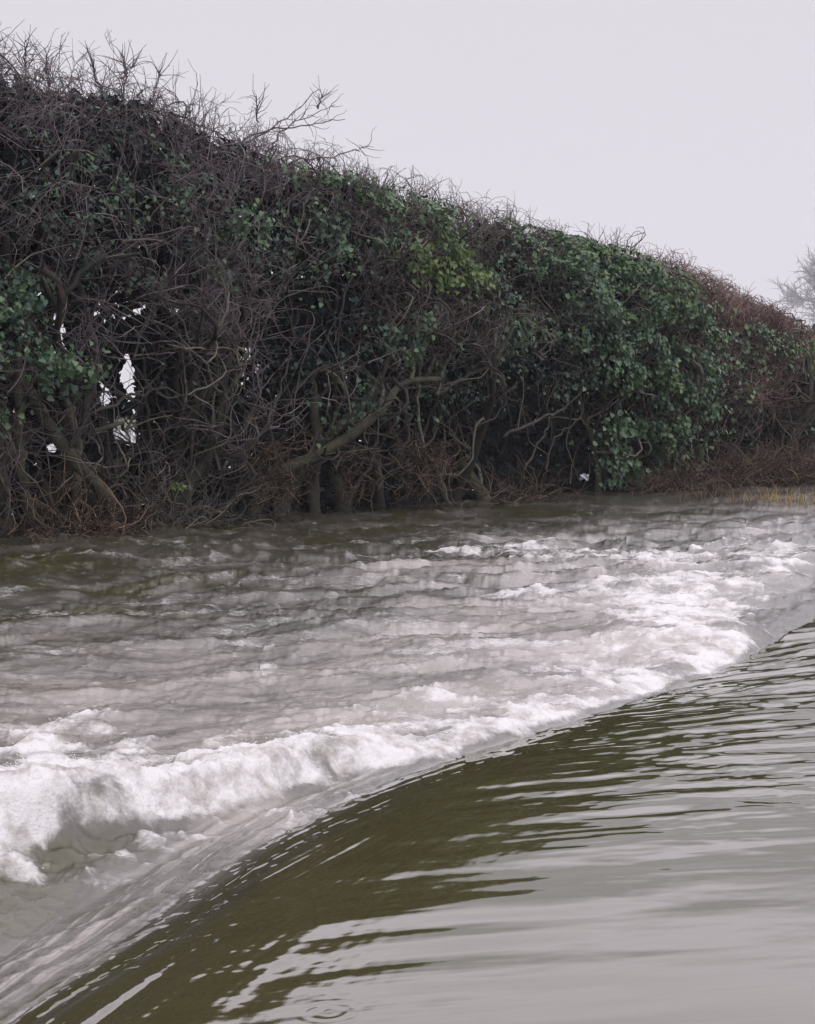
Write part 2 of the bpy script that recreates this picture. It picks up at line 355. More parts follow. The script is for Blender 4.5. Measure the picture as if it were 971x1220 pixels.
    T5 = walk(st, d, r.uniform(.05, .28, n4 * 6), 3, .2, 0, 0, r=r)
    pxs = 1.0 + .35 * ss(600, 1000, (x0 + x1) / 2)          # far shoots a little stouter
    put_tubes('shoots', np.concatenate([T4]), .006 * pxs, .0025, M[tm], root, 3, r.uniform(.1, .5, len(T4)), r, False, base)
    def tnt(P): 
        q = tmid + (.4 if ix < 8 else .75) * fbm(P[:, 0, 0] * 1.2, P[:, 0, 2] * 1.2, 3, 21) + r.normal(0, .22, len(P))
        return np.clip(q, 0, 1)
    put_tubes('twigs', TT, r.uniform(.0035, .0065, len(TT)) * pxs, .0022 * pxs, M[tm], root, 3, tnt(TT), r, False, base)
    put_tubes('fine_twigs', np.concatenate([T3, T5]), .0032 * pxs, .0018 * pxs, M[tm], root, 3, tnt(np.concatenate([T3, T5])), r, False, base)
    # near-black ivy filling the inside, the inner shade put into its colour
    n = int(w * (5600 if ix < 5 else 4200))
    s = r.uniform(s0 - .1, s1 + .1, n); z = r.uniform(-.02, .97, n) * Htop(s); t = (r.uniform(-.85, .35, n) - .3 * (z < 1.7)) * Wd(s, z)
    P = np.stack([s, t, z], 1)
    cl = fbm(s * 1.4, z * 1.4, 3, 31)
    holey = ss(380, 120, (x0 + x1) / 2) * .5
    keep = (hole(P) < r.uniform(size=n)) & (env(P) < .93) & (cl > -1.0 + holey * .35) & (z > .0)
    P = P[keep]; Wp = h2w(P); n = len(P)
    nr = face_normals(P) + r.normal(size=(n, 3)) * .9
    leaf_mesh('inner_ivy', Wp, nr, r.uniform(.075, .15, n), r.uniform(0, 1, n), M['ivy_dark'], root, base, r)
    # scattered ivy through the skin
    n = int(w * (380 if ix < 5 else 650 if ix < 8 else 160))
    s = r.uniform(s0, s1, n); z = r.uniform(.3, .98, n) * Htop(s); t = r.uniform(.35, .8, n) * Wd(s, z); P = np.stack([s, t, z], 1)
    cl = fbm(s * 1.8, z * 1.8, 3, 41)
    P = P[(cl > .05) & (hole(P) < .5) & ((z > 1.5) | (ix < 4) | (ix > 7))]; Wp = h2w(P); n = len(P)
    groups = {'ivy': [[Wp], [face_normals(P) + r.normal(size=(n, 3)) * .6], [r.uniform(.035, .065, n) * pxs], [r.uniform(.0, .45, n)]]}
    for (cx, cy, rx, ry, cnt, kind, tint, size, dep) in CL:
        if not (x0 <= cx < x1): continue
        cs, cz = sz_at(cx, cy, .5); s2, _ = sz_at(cx + rx, cy, .5); _, z2 = sz_at(cx, cy - ry, .5)
        a, b = abs(s2 - cs), abs(z2 - cz)
        cnt = int(cnt * (2.5 if cx > 640 or kind != 'ivy' else 1.5)); size *= (.8 if cx < 640 else .72); tint = tint + .1 if kind == 'ivy' else tint; dep = dep * 1.1
        q = r.normal(size=(cnt, 2)) * .55
        s = cs + q[:, 0] * a; z = cz + q[:, 1] * b
        sub = fbm(s * 2.1, z * 2.1, 3, 51, .6)
        z = np.clip(z, .05, Htop(s) * 1.0)
        t = (dep * .90 + .32 * sub + r.normal(0, .08, cnt)) * Wd(s, z)
        cap = np.clip(1 - (z / Htop(s)) ** 9, .05, 1) ** .5; t = t * cap
        P = np.stack([s, t, z], 1); k = (sub + r.normal(0, .12, cnt) > -.10) & (z > .06) & (hole(P) < .5)
        P = P[k]; sub = sub[k]; n = len(P)
        g = groups.setdefault(kind, [[], [], [], []])
        g[0].append(h2w(P)); g[1].append(face_normals(P) + r.normal(size=(n, 3)) * .6)
        g[2].append(size * r.uniform(.5, 1.35, n)); g[3].append(tint + .42 * sub + r.normal(0, .17, n))
    for kind, g in groups.items():
        leaf_mesh('ivy' if kind == 'ivy' else 'young_ivy', np.concatenate(g[0]), np.concatenate(g[1]), np.concatenate(g[2]), np.concatenate(g[3]), M[kind], root, base, r)
    return root, base
roots = [build_shrub(i, *a) for i, a in enumerate(SHRUBS)]

# tracing crooked limbs that stand out on the hedge face
def traced(shrub, name, pts, r0, r1, mat, t=.75, t2=None, tint=.7):
    root, base = roots[shrub]; r = np.random.default_rng(int(pts[0][0] * 7 + pts[0][1]))
    q = []
    for i, (x, y) in enumerate(pts):
        tt = t if t2 is None else t + (t2 - t) * i / (len(pts) - 1)
        s, z = sz_at(x, y, tt); q.append((s, tt, z))
    q = np.array(q); u = np.linspace(0, len(q) - 1, len(q) * 4)
    P = np.stack([np.interp(u, np.arange(len(q)), q[:, i]) for i in range(3)], 1)
    Pm = P.copy(); Pm[1:-1] = (P[:-2] + P[1:-1] * 2 + P[2:]) / 4; Pm[1:-1] += r.normal(0, .012, (len(P) - 2, 3))
    return put_tubes(name, Pm[None], r0, r1, mat, root, 6, np.array([tint]), r, True, base)
TR = [
 (6, [(520, 470), (548, 452), (585, 436), (612, 415), (628, 400), (640, 372)], .035, .014), (6, [(600, 428), (590, 405), (582, 380), (575, 350)], .022, .008),
 (6, [(600, 520), (640, 500), (668, 488), (690, 470), (700, 440)], .03, .012), (6, [(560, 512), (590, 498), (603, 480), (598, 462)], .02, .009), (6, [(625, 560), (640, 530), (655, 505), (650, 480), (665, 455)], .024, .009),
 (5, [(500, 440), (512, 400), (500, 360), (502, 335)], .03, .012), (5, [(520, 470), (530, 430), (560, 400), (578, 398), (580, 380)], .03, .013), (5, [(535, 600), (520, 560), (500, 520), (497, 470), (500, 430)], .04, .02),
 (5, [(430, 500), (460, 470), (500, 460), (540, 465)], .02, .01), (4, [(350, 470), (380, 440), (410, 430), (440, 415), (455, 405)], .022, .008), (4, [(410, 600), (440, 560), (452, 520), (445, 480), (470, 440)], .03, .014),
 (4, [(360, 400), (382, 430), (395, 450), (404, 447)], .022, .01), (3, [(262, 560), (252, 500), (262, 440), (250, 380), (262, 330)], .022, .01), (3, [(270, 600), (262, 540), (240, 480), (222, 420), (205, 370)], .02, .008),
 (2, [(55, 380), (70, 385), (90, 382), (103, 375), (106, 362)], .022, .011), (2, [(92, 600), (95, 540), (88, 500), (80, 470), (70, 430), (40, 390), (30, 340)], .06, .02), (2, [(95, 520), (105, 480), (118, 450), (115, 410), (105, 370), (95, 330)], .06, .03),
 (2, [(118, 450), (140, 466), (165, 478), (178, 482)], .024, .014), (2, [(178, 600), (176, 560), (180, 520), (176, 470), (168, 410), (158, 370)], .032, .012), (2, [(150, 290), (190, 285), (230, 310), (255, 330)], .02, .008),
 (2, [(130, 640), (128, 580), (130, 530), (120, 480)], .05, .03), (1, [(45, 640), (30, 590), (22, 520), (25, 450), (30, 380)], .07, .04), (1, [(60, 610), (50, 560), (40, 540), (36, 500)], .03, .02),
 (1, [(95, 180), (78, 240), (60, 270), (52, 300), (50, 350)], .02, .008), (1, [(25, 95), (32, 140), (25, 200), (30, 260)], .018, .007), (1, [(60, 290), (75, 240), (95, 200), (112, 160), (150, 130)], .016, .006),
 (3, [(330, 560), (322, 500), (340, 450), (352, 400), (345, 350)], .024, .01), (3, [(200, 160), (240, 190), (290, 200), (330, 195)], .014, .006), (4, [(300, 370), (340, 340), (380, 300), (410, 240)], .012, .005),
 (7, [(640, 420), (668, 400), (690, 395), (705, 380)], .018, .009), (7, [(650, 560), (660, 520), (690, 500), (700, 470)], .022, .01),
]
for sh, pts, a, b in TR:
    yy = sum(p[1] for p in pts) / len(pts)
    traced(sh, 'limb', pts, a * (.72 if sh > 2 else .9), b * .7, M['branch'] if yy < 470 or sh > 2 else M['bark'], .66 if sh > 2 else .5, tint=.55 + .3 * math.sin(yy))
# the wild arching shoots above the crest
for sh, pts in [(3, [(250, 205), (300, 172), (345, 145), (382, 112)]), (3, [(270, 180), (320, 160), (370, 152), (412, 147)]), (4, [(330, 200), (380, 192), (420, 185), (440, 177)]),
                (3, [(318, 188), (335, 165), (352, 150), (400, 130)]), (2, [(183, 160), (186, 125), (195, 90)]), (2, [(150, 130), (155, 100), (152, 72)]), (3, [(225, 190), (270, 175), (320, 178), (345, 190)]),
                (2, [(130, 120), (118, 95), (115, 75)]), (3, [(205, 140), (260, 160), (300, 190)]), (2, [(150, 100), (165, 84)]), (1, [(38, 90), (38, 55)]), (1, [(65, 110), (62, 75)]), (3, [(310, 150), (308, 120)]), (4, [(380, 135), (386, 118)])]:
    o = traced(sh, 'arching_shoot', pts, .012, .0035, M['twig'], 0.1, tint=.15)
    root, base = roots[sh]; r = np.random.default_rng(int(pts[0][0]))
    q = np.array([(*sz_at(x, y, .1),) for x, y in pts]); q = np.stack([q[:, 0], np.full(len(q), .1), q[:, 1]], 1)
    st, d = grow(q[None], 16, .1, 1, .7, (0, 0, .15), r); T = walk(st, d, r.uniform(.08, .35, 16), 5, .2, 0, 0, r=r)
    put_tubes('side_twigs', T, .005, .0022, M['twig'], root, 3, r.uniform(0, .4, 16), r, False, base)

# ------------------------------------------------------------------ flood wrack and growth at the waterline
def tangle(name, label, cat, x, y, wpx, hpx, n, mat, seed, group=None, t=.85, down=True, rad=.006, ln=(.3, .9)):
    r = np.random.default_rng(seed)
    s, z0 = sz_at(x, y, t); s2, _ = sz_at(x + wpx, y, t); _, zt = sz_at(x, y - hpx, t); a = abs(s2 - s); h = max(.15, zt)
    base = h2w(np.array([[s, t, 0.]]))[0]
    ps = r.normal(0, .5, n) * a + s
    if down:
        P0 = np.stack([ps, t + r.normal(0, .14, n), r.uniform(.3, 1, n) * h], 1); D = np.stack([r.normal(0, .4, n), r.normal(0.1, .3, n), -r.uniform(-.2, 1, n)], 1)
    else:
        P0 = np.stack([ps, t + r.normal(0, .22, n), r.uniform(-.02, .5, n) * h], 1); D = np.stack([r.normal(0, 1, n), r.normal(0, .4, n), r.normal(.15, .35, n)], 1)
    P = walk(P0, D, r.uniform(*ln, n) * (1 if not down else h * .75), 8, .42 if down else .3, 0, 0, r=r)
    P[..., 2] = np.maximum(P[..., 2], -.06)
    root = put_tubes(name, P, r.uniform(.5, 1.3, n) * rad, rad * .4, mat, None, 3, None, r, False, base); root.location = base
    tag(root, label, cat, group)
    return root
tangle('root_tangle', 'brown matted roots hanging to the water under the lime ivy shrub', 'roots', 505, 605, 30, 80, 300, M['dead'], 1, 'wrack caught along the hedge foot')
tangle('root_tangle', 'reddish brown root tangle at the hedge foot left of the matted roots', 'roots', 425, 612, 16, 85, 110, M['dead'], 2, 'wrack caught along the hedge foot')
tangle('root_tangle', 'rusty dead bramble stems hanging below the purple thicket', 'brambles', 320, 622, 28, 100, 260, M['dead'], 3, 'wrack caught along the hedge foot')
tangle('twig_drift', 'flat drift of red brown sticks against the mossy trunks', 'driftwood', 85, 636, 70, 30, 420, M['dead'], 4, 'wrack caught along the hedge foot', down=False, rad=.008)
tangle('twig_drift', 'low drift of sticks below the bright gap in the hedge', 'driftwood', 215, 628, 55, 34, 240, M['branch'], 5, 'wrack caught along the hedge foot', down=False, rad=.008)
tangle('twig_drift', 'thin scatter of dead stems in the dark hollow under the pale limbs', 'driftwood', 620, 596, 50, 40, 130, M['dead'], 6, 'wrack caught along the hedge foot', down=False)
tangle('bramble_clump', 'low brown brambles at the foot of the reddish brown bush', 'brambles', 885, 585, 55, 60, 1300, M['dead'], 7, 'brambles along the right of the hedge', t=1.3, down=False, rad=.008, ln=(.2, .7))
tangle('bramble_clump', 'dry tan brambles under the far bush at the right edge', 'brambles', 955, 575, 45, 55, 1300, M['dead'], 8, 'brambles along the right of the hedge', t=1.6, down=False, rad=.009, ln=(.2, .7))
tangle('bramble_clump', 'narrow strip of brown stems at the foot of the big ivy bush', 'brambles', 800, 588, 34, 34, 500, M['dead'], 9, 'brambles along the right of the hedge', t=1.1, down=False, rad=.007, ln=(.15, .5))
def stalks(name, label, cat, x, y, n, spread, h, mat, seed, group=None, rad=.004, lean=.3):
    r = np.random.default_rng(seed); b = at(x, y, -.02)
    P0 = r.normal(0, 1, (n, 3)) * [spread, spread, 0]; D = np.stack([r.normal(0, lean, n), r.normal(0, lean, n), np.ones(n)], 1)
    P = np.empty((n, 6, 3)); P[:, 0] = P0; Ln = r.uniform(.5, 1, n) * h / 5; P[:, 0, 2] = -.06
    for i in range(5):
        D = D + r.normal(size=(n, 3)) * .16; D[:, 2] -= .05; D /= np.linalg.norm(D, axis=1, keepdims=True); P[:, i + 1] = P[:, i] + D * Ln[:, None]
    R = np.linspace(rad, rad * .3, 6)[None] * r.uniform(.6, 1.3, (n, 1))
    V, Q, ti = tubes(P, R, 4, r); tt = r.uniform(0, 1, n)
    o = mesh(name, V, Q, mat, None, {'tint': tt[ti]}); o.location = b
    return tag(o, label, cat, group)
GR = 'dead grass tufts standing in the flood'
stalks('grass_tuft', 'yellow straw tuft in the water below the tan brambles', 'grass tuft', 915, 600, 80, .28, .34, M['straw'], 11, GR, .006)
stalks('grass_tuft', 'orange brown tuft in the water right of the ivy bush', 'grass tuft', 838, 599, 90, .16, .42, M['dead'], 12, GR, .006)
stalks('grass_tuft', 'small pale tuft at the right edge of the picture', 'grass tuft', 962, 603, 70, .3, .32, M['straw'], 13, GR, .006)
stalks('dead_stem', 'single dark stem sticking out of the flood water', 'stem', 887, 630, 3, .015, .22, M['twig_red'], 14, None, .009, .12)
# a scrap of pale litter caught under the ivy bush
p = h2w(np.array([[*sz_at(692, 568, .9), 0]]))[0]; s, z = sz_at(692, 568, .9); p = h2w(np.array([[s, .95, z]]))[0]
gx, gy = np.meshgrid(np.linspace(-1, 1, 9), np.linspace(-1, 1, 7)); V = np.stack([gx * .06, .03 * np.sin(gx * 4 + gy * 3) + .02 * gy * gx, gy * .04 + .013 * np.cos(gx * 5)], -1).reshape(-1, 3)
idx = np.arange(63).reshape(7, 9); Q = np.stack([idx[:-1, :-1], idx[:-1, 1:], idx[1:, 1:], idx[1:, :-1]], -1).reshape(-1, 4)
litm, _, b = nodes('litter_film', .5, .5); b.inputs['Base Color'].default_value = (.42, .44, .47, 1)
o = mesh('litter_scrap', V, Q, litm, None, None, True); o.location = p; tag(o, 'small crumpled pale scrap caught low under the ivy bush', 'litter')
sol = o.modifiers.new('thick', 'SOLIDIFY'); sol.thickness = .003

# ------------------------------------------------------------------ ground and water
gm, t, b = nodes('wet_earth', .9, .2)
nz = t.nodes.new('ShaderNodeTexNoise'); nz.inputs['Scale'].default_value = .4; nz.inputs['Detail'].default_value = 6
cr = t.nodes.new('ShaderNodeValToRGB'); cr.color_ramp.elements[0].color = (.05, .045, .03, 1); cr.color_ramp.elements[1].color = (.11, .13, .05, 1)
tcn = t.nodes.new('ShaderNodeTexCoord'); t.links.new(tcn.outputs['Object'], nz.inputs['Vector']); t.links.new(nz.outputs['Fac'], cr.inputs[0]); t.links.new(cr.outputs[0], b.inputs['Base Color'])
gu = np.concatenate([-np.geomspace(478, 2, 50), np.linspace(-1.5, 1.5, 4), np.geomspace(2, 478, 50)])
gX, gY = np.meshgrid(gu, gu); d = np.hypot(gX, gY)
gZ = -.55 + 1.0 * ss(110, 180, gY + .2 * gX) + fbm(gX * .02, gY * .02, 3, 60) * .15
idx = np.arange(gX.size).reshape(gX.shape); Q = np.stack([idx[:-1, :-1], idx[:-1, 1:], idx[1:, 1:], idx[1:, :-1]], -1).reshape(-1, 4)
tag(mesh('ground', np.stack([gX, gY, gZ], -1).reshape(-1, 3), Q, gm, None, None, True), kind='structure')

def poly_sd(X, Y, pts):
    """signed distance to a polyline (positive on its left), arc position"""
    best = np.full(X.shape, 1e9); sg = np.ones(X.shape); arc = np.zeros(X.shape); a0 = 0
    for (ax, ay), (bx, by) in zip(pts[:-1], pts[1:]):
        dx, dy = bx - ax, by - ay; l = math.hypot(dx, dy)
        u = np.clip(((X - ax) * dx + (Y - ay) * dy) / l ** 2, 0, 1)
        ex, ey = X - ax - u * dx, Y - ay - u * dy; q = ex * ex + ey * ey
        m = q < best; best = np.where(m, q, best); sg = np.where(m, np.sign(dx * ey - dy * ex), sg); arc = np.where(m, a0 + u * l, arc); a0 += l
    return np.sqrt(best) * sg, arc
def smooth_poly(pix_pts, z, n=70):
    p = np.array([at(x, y, z)[:2] for x, y in pix_pts]); s = np.concatenate([[0], np.cumsum(np.linalg.norm(np.diff(p, axis=0), axis=1))])
    u = np.linspace(0, s[-1], n); q = np.stack([np.interp(u, s, p[:, 0]), np.interp(u, s, p[:, 1])], 1)
    for _ in range(3): q[1:-1] = (q[:-2] + q[1:-1] * 2 + q[2:]) / 4
    return q
LIP = smooth_poly([(-420, 1560), (-150, 1330), (0, 1222), (100, 1150), (190, 1085), (300, 1005), (400, 952), (500, 912), (600, 882), (750, 836), (885, 790), (971, 740), (1100, 695), (1300, 655), (1700, 625)], -.02)
FRT = smooth_poly([(-500, 1110), (-200, 1060), (0, 1026), (110, 1006), (200, 986), (262, 970), (330, 957), (400, 932), (480, 905), (600, 877), (750, 832), (840, 803), (890, 785), (915, 762), (960, 735), (1050, 700), (1300, 650)], -.06)

NC, NR = 1150, 900
uin = np.linspace(-.285, .285, NC - 120); uo = np.geomspace(.288, 3.0, 60)
uu = np.concatenate([-uo[::-1], uin, uo])
vin = np.linspace(1 / .9, 1 / 2.2, 60)[:-1]
vv = 1 / np.concatenate([vin, np.linspace(1 / 2.2, 1 / 40., NR - 160), 1 / np.geomspace(42, 130, 100)])
wX = uu[None, :] * vv[:, None]; wY = np.repeat(vv[:, None], len(uu), 1)
PX, PY = pix(wX, wY, np.zeros_like(wX))
dl, al = poly_sd(wX, wY, LIP); dF, aF = poly_sd(wX, wY, FRT)
_r = ss(400, 520, PX); dF = dF * (1 - _r) + (dl - .015) * _r
rt = ss(420, 560, PX)                                     # right part: jump directly at the lip
hd_, _ = poly_sd(wX, wY, _C[::12]);                         # distance in front of the hedge line
# upstream glassy sheet
UP = .055
slope_w = .95 + .4 * ss(3.2, 5.5, wY)
q = np.clip((dl + slope_w) / slope_w, 0, 1)
up_h = UP - .085 * q ** 2.0 * (1 - .55 * ss(800, 1050, PX))
face = ss(0, .34, dl) * (.055 * (1 - rt) + .045 * rt)
trough = -.03 - face
lvl = -.012 + .0 * wX
mF = ss(0, .16 + .05 * perlin(wX * 3, wY * 3, 70), dF + .06 * fbm(wX * 4, wY * 4, 3, 72))
base_h = np.where(dl < 0, up_h, trough * (1 - mF) + lvl * mF)
down = ss(-.02, .05, dl)
foam_on = ss(0, .05, dF) * ss(905, 875, PX + 14 * perlin(wX * 6, wY * 3, 71))
# roller of white water behind the front
roll_w = .24 + .30 * ss(190, 40, PX) + .1 * perlin(aF * 1.2, aF * 0, 74)
roll = np.exp(-((dF - .20) / (.20)) ** 2) * down * ss(930, 860, PX)
lump = .5 + .5 * fbm(wX * 2.2, wY * 2.2, 3, 76)
bulge = lambda x, y, a, b, z=0.: np.exp(-(((wX - at(x, y, z)[0]) / a) ** 2 + ((wY - at(x, y, z)[1]) / b) ** 2))
mound = .07 * bulge(95, 960, .20, .28) + .08 * bulge(320, 935, .2, .3) + .07 * bulge(0, 985, .2, .3) + .05 * bulge(420, 900, .2, .3) + .05 * bulge(180, 965, .12, .2)
mound2 = .05 * bulge(850, 765, .30, .75) + .04 * bulge(780, 770, .3, .6) + .03 * bulge(900, 680, .5, .7)
roll_h = roll * (.006 + .040 * lump * (1 - .75 * ss(150, 420, PX))) * ss(-.1, .3, lump) + mound * ss(-.03, .12, dF) + mound2 * ss(-.05, .12, dl)
# choppy brown water: crossed waves sharpened at the crests
warpx = wX + .12 * fbm(wX * 1.1, wY * 1.1, 2, 80); warpy = wY + .2 * fbm(wX * 1.1, wY * 1.1, 2, 83)
fx, fy = warpx * .90 + warpy * .44, warpy * .90 - warpx * .44   # along and across the current
chop = .040 * fbm(fx * .55, fy * .9, 4, 90, .6) + .030 * (.2 + .8 * ss(6, 13, wY)) * billow(fx * .8, fy * 1.2, 4, 94, .55) + .016 * fbm(fx * 1.8, fy * 3.4, 4, 97, .65)
calm = 1 - ss(36, 60, wY); behind = ss(-1.0, -2.4, -(-hd_))       # calmer behind the hedge
behind = ss(.8, 2.6, hd_)
wl = billow(fx * 2.2 + .3 * perlin(fx * 3, fy * 3, 181), fy * 3.0, 4, 180, .6)          # short crested wavelets
chop = chop + (.0072 + .0015 * ss(7, 12, wY)) * wl
near_gain = .5 + .5 * ss(4.5, 10, wY) + .3 * ss(10, 14, wY) - .55 * ss(13, 22, wY)
chop = chop * (1 - (.6 + .36 * ss(.5, .25, dl)) * ss(.1, -.1, dF)) * near_gain * down * calm * (1 - .93 * behind) * (1 - .35 * ss(800, 950, PX) * ss(690, 760, PY))
fine = (1 - .8 * ss(.5, .25, dl) * ss(.05, -.05, dF)) * (.5 * billow(wX * 11, wY * 9, 3, 101) + .5 * fbm(wX * 26, wY * 22, 2, 104)) * down
# foam cover
back = ss(1.0, .0, dF / (roll_w * (2.4 - 1.3 * rt)) + .35 * fbm(wX * 2.5, wY * 2.2, 3, 73))
F0 = foam_on * back
nf = fbm(wX * 5 + .3 * perlin(wX * 9, wY * 9, 3), wY * 4.5, 4, 110, .6)
blobs = np.zeros_like(wX)
for x, y, rx, ry, a in [(85, 940, 85, 60, 1.3), (180, 955, 60, 34, 1.0), (330, 925, 80, 38, 1.1), (20, 985, 60, 36, 1.1), (440, 890, 60, 30, .9), (540, 865, 70, 26, .95), (640, 845, 80, 20, .9), (820, 745, 66, 48, 1.25), (850, 780, 40, 20, 1.2), (740, 800, 70, 24, 1.0), (770, 715, 60, 18, .7),
                        (860, 700, 30, 14, .6), (925, 680, 34, 11, .95), (800, 668, 66, 8, .8), (690, 668, 60, 6, .6), (570, 660, 45, 5, .65), (945, 655, 36, 5, .5), (660, 712, 60, 7, .45), (640, 655, 20, 5, .3), (880, 655, 30, 5, .4), (320, 790, 8, 18, .3)]:
    blobs = np.maximum(blobs, a * np.exp(-(((PX - x) / rx) ** 2 + ((PY - y) / ry) ** 2) ** 1.3))
hollow = .5 * np.exp(-(((PX - 100) / 42) ** 2 + ((PY - 975) / 13) ** 2) ** 1.2)
foam = ((.80 - .25 * ss(260, 420, PX) * ss(760, 600, PX)) * F0 + .75 * blobs * ss(-.03, .05, np.where(PX < 500, dF, dl))) * 1.0 + .75 * nf * (F0 + blobs > .04) - hollow
foam = np.clip(foam, 0, 1.25) * np.where(dl > -.02, 1, 0)
streak = fbm(fx * .8, fy * 1.9, 5, 115, .65)
foam += down * calm * (1 - behind) * ss(.25, .7, dF) * .30 * ss(.7, 1.7, wl + .7 * streak)
foam += ss(.3, .8, dF) * down * calm * (1 - behind) * .27 * ss(.1, 1.3, streak + .30 * ss(500, 900, PX) * ss(600, 680, PY)) * ss(620, 660, PY)
# milky (aerated, silty) water
mdn = ss(-.03, .10, dl + .05 * fbm(dl * 9, al * .5, 2, 129)); milk = .24 * mdn
for x, y, rx, ry, a in [(620, 790, 260, 60, .34), (430, 830, 260, 55, .28), (750, 740, 150, 60, .28), (200, 840, 300, 60, .28), (60, 870, 160, 30, .3), (620, 690, 420, 30, .18), (880, 640, 180, 50, .25)]:
    milk = milk + down * a * np.exp(-((PX - x) / rx) ** 2 - ((PY - y) / ry) ** 2)
milk += down * (.34 * fbm(fx * .7, fy * 1.3, 5, 120, .65) - .10 * ss(500, 100, PX) * ss(790, 700, PY))
sheet = ss(-.06, .08, dl) * ss(.05, -.05, dF) * (1 - rt)
milk = milk + sheet * .02
# fine streaks along the sheet over the lip, sky reflection put into their colour
st_n = fbm(dl * 19 + .8 * perlin(al * .8, dl * 2, 128) + al * .8, al * .4, 4, 125, .6)
ridge = np.exp(-((dl - .10) / .16) ** 2) * (1 - rt)
sheen_streak = np.exp(-((dl - .13) / (.22 + .10 * perlin(al * .8, al * 0, 127))) ** 2) * (1 - rt) * ss(-.3, .9, st_n + .2)
foam = foam + .26 * sheen_streak * ss(.02, -.05, dF); milk = milk + .75 * sheen_streak * ss(.05, -.05, dF)
foam = foam + .15 * ss(.2, 1, st_n) * np.exp(-((dl + .05) / .12) ** 2) * rt * ss(930, 860, PX)
# ripples on the glassy sheet
lipz = np.exp(-(np.clip(-dl, 0, 9) / .45)) * (dl < .1)
rip = (.0032 + .004 * (1 - rt)) * (.35 + .9 * ss(-.5, .6, fbm(wX * 1.1, wY * 1.1, 2, 133))) * lipz * fbm(dl * 9 + .9 * perlin(al * .5, dl * 1, 131) + al * .5, al * .30, 3, 130, .5)
patch = ss(-.35, .5, fbm(wX * .7, wY * .7, 2, 140)) 
rgt = ss(560, 900, PX) * ss(1050, 800, PY)
rot_x, rot_y = wX * .93 + wY * .12, wY * .97 - wX * .18
rp1 = fbm(rot_x * 2.4 + .5 * perlin(rot_x * 2, rot_y * 2, 145), rot_y * 7.5, 4, 143, .5)
rip2 = (.0002 + .0003 * ss(2.5, 4.2, wY) + .0016 * patch * ss(2.5, 4.2, wY) * ss(-2.2, -.9, dl) + .008 * rgt) * rp1 * (1 - down)
rip3 = .0008 * rt * ss(-1.7, -.8, dl) * np.sin(rot_y * 26 + 4 * perlin(rot_x * 1.1, rot_y * 1.1, 150)) * ss(.1, .7, perlin(rot_x * 1.2, rot_y * 2.4, 151) + .3) * (1 - down)
right_chop = .012 * fbm(rot_x * 2.2, rot_y * 3.4, 4, 160, .55) * ss(820, 960, PX) * ss(900, 760, PY)
rings = np.zeros_like(wX)
for x, y, a, lam, R in [(392, 1204, .0002, .03, .07), (150, 1120, .0, .03, .1)]:
    c = at(x, y, .05); rr = np.hypot(wX - c[0], wY - c[1]); rings += a * np.sin(rr / lam * 2 * np.pi) * np.exp(-((rr - R * .6) / (R * .5)) ** 2)
und = .0035 * fbm(rot_x * .9, rot_y * 2.6, 3, 147) * ss(-1.7, -1.0, dl) * ss(-.05, -.5, dl)
Zw = und + base_h + roll_h + chop + rip + rip2 + rip3 + right_chop * (1 - .5 * down) + rings * (1 - down)
trz = down * ss(.06, -.04, dF)
tq = trz * ss(.28, .5, dl) * (1 - rt)
Zw += tq * .019 * fbm(wX * 4.5, wY * 11, 3, 175, .55)
milk = milk - .2 * tq
Zw += trz * (.010 * fbm(wX * 2.6, wY * 6.5, 4, 170, .55) + .010 * fbm(dl * 9, al * 1.0, 3, 171))
fo = np.clip(foam, 0, 1)
Zw += fine * (.006 + .008 * fo * ss(9, 3, wY)) * (1 - behind)
Zw += .013 * ss(8, 4, wY) * fo * billow(wX * 6.5, wY * 6, 3, 190, .55) * (1 - behind)
Zw += .014 * fo * np.clip(nf, -1, 1) * (1 - behind)
Zw = np.where(dl > 0, Zw, Zw)
cur = ss(.0, .05, dl)
wm, t, b = nodes('flood_water', .05, .5)
b.inputs['IOR'].default_value = 1.72
N_ = t.nodes.new; LK = t.links.new
af = N_('ShaderNodeAttribute'); af.attribute_name = 'foam'; am = N_('ShaderNodeAttribute'); am.attribute_name = 'milk'; aw = N_('ShaderNodeAttribute'); aw.attribute_name = 'rough_water'
tcn = N_('ShaderNodeTexCoord')
def noise(scale, detail=5, rough=.6, sc=None):
    n = N_('ShaderNodeTexNoise'); n.inputs['Scale'].default_value = scale; n.inputs['Detail'].default_value = detail; n.inputs['Roughness'].default_value = rough
    if sc:
        mp = N_('ShaderNodeMapping'); mp.inputs['Scale'].default_value = sc; LK(tcn.outputs['Object'], mp.inputs[0]); LK(mp.outputs[0], n.inputs['Vector'])
    else: LK(tcn.outputs['Object'], n.inputs['Vector'])
    return n.outputs['Fac']
def mth(op, a, b_=None, c=None):
    n = N_('ShaderNodeMath'); n.operation = op
    for i, v in enumerate((a, b_, c)):
        if v is None: continue
        if isinstance(v, (int, float)): n.inputs[i].default_value = v
        else: LK(v, n.inputs[i])
    return n.outputs[0]
n1 = mth('MULTIPLY_ADD', noise(11, 5, .7), .6, mth('MULTIPLY', noise(42, 5, .7), .5)); n2 = noise(10, 9, .75, (1, 2, 1))
mk = mth('MULTIPLY_ADD', mth('SUBTRACT', n2, .5), mth('MULTIPLY', aw.outputs['Fac'], .6), am.outputs['Fac'])
cr = N_('ShaderNodeValToRGB'); els = cr.color_ramp.elements
els[0].position = 0; els[0].color = (.052, .047, .019, 1); els[1].position = 1; els[1].color = (.31, .28, .258, 1)
for p_, c_ in [(.12, (.05, .046, .030)), (.35, (.085, .078, .066)), (.6, (.185, .168, .15))]:
    e = els.new(p_); e.color = (*c_, 1)
LK(mk, cr.inputs[0])
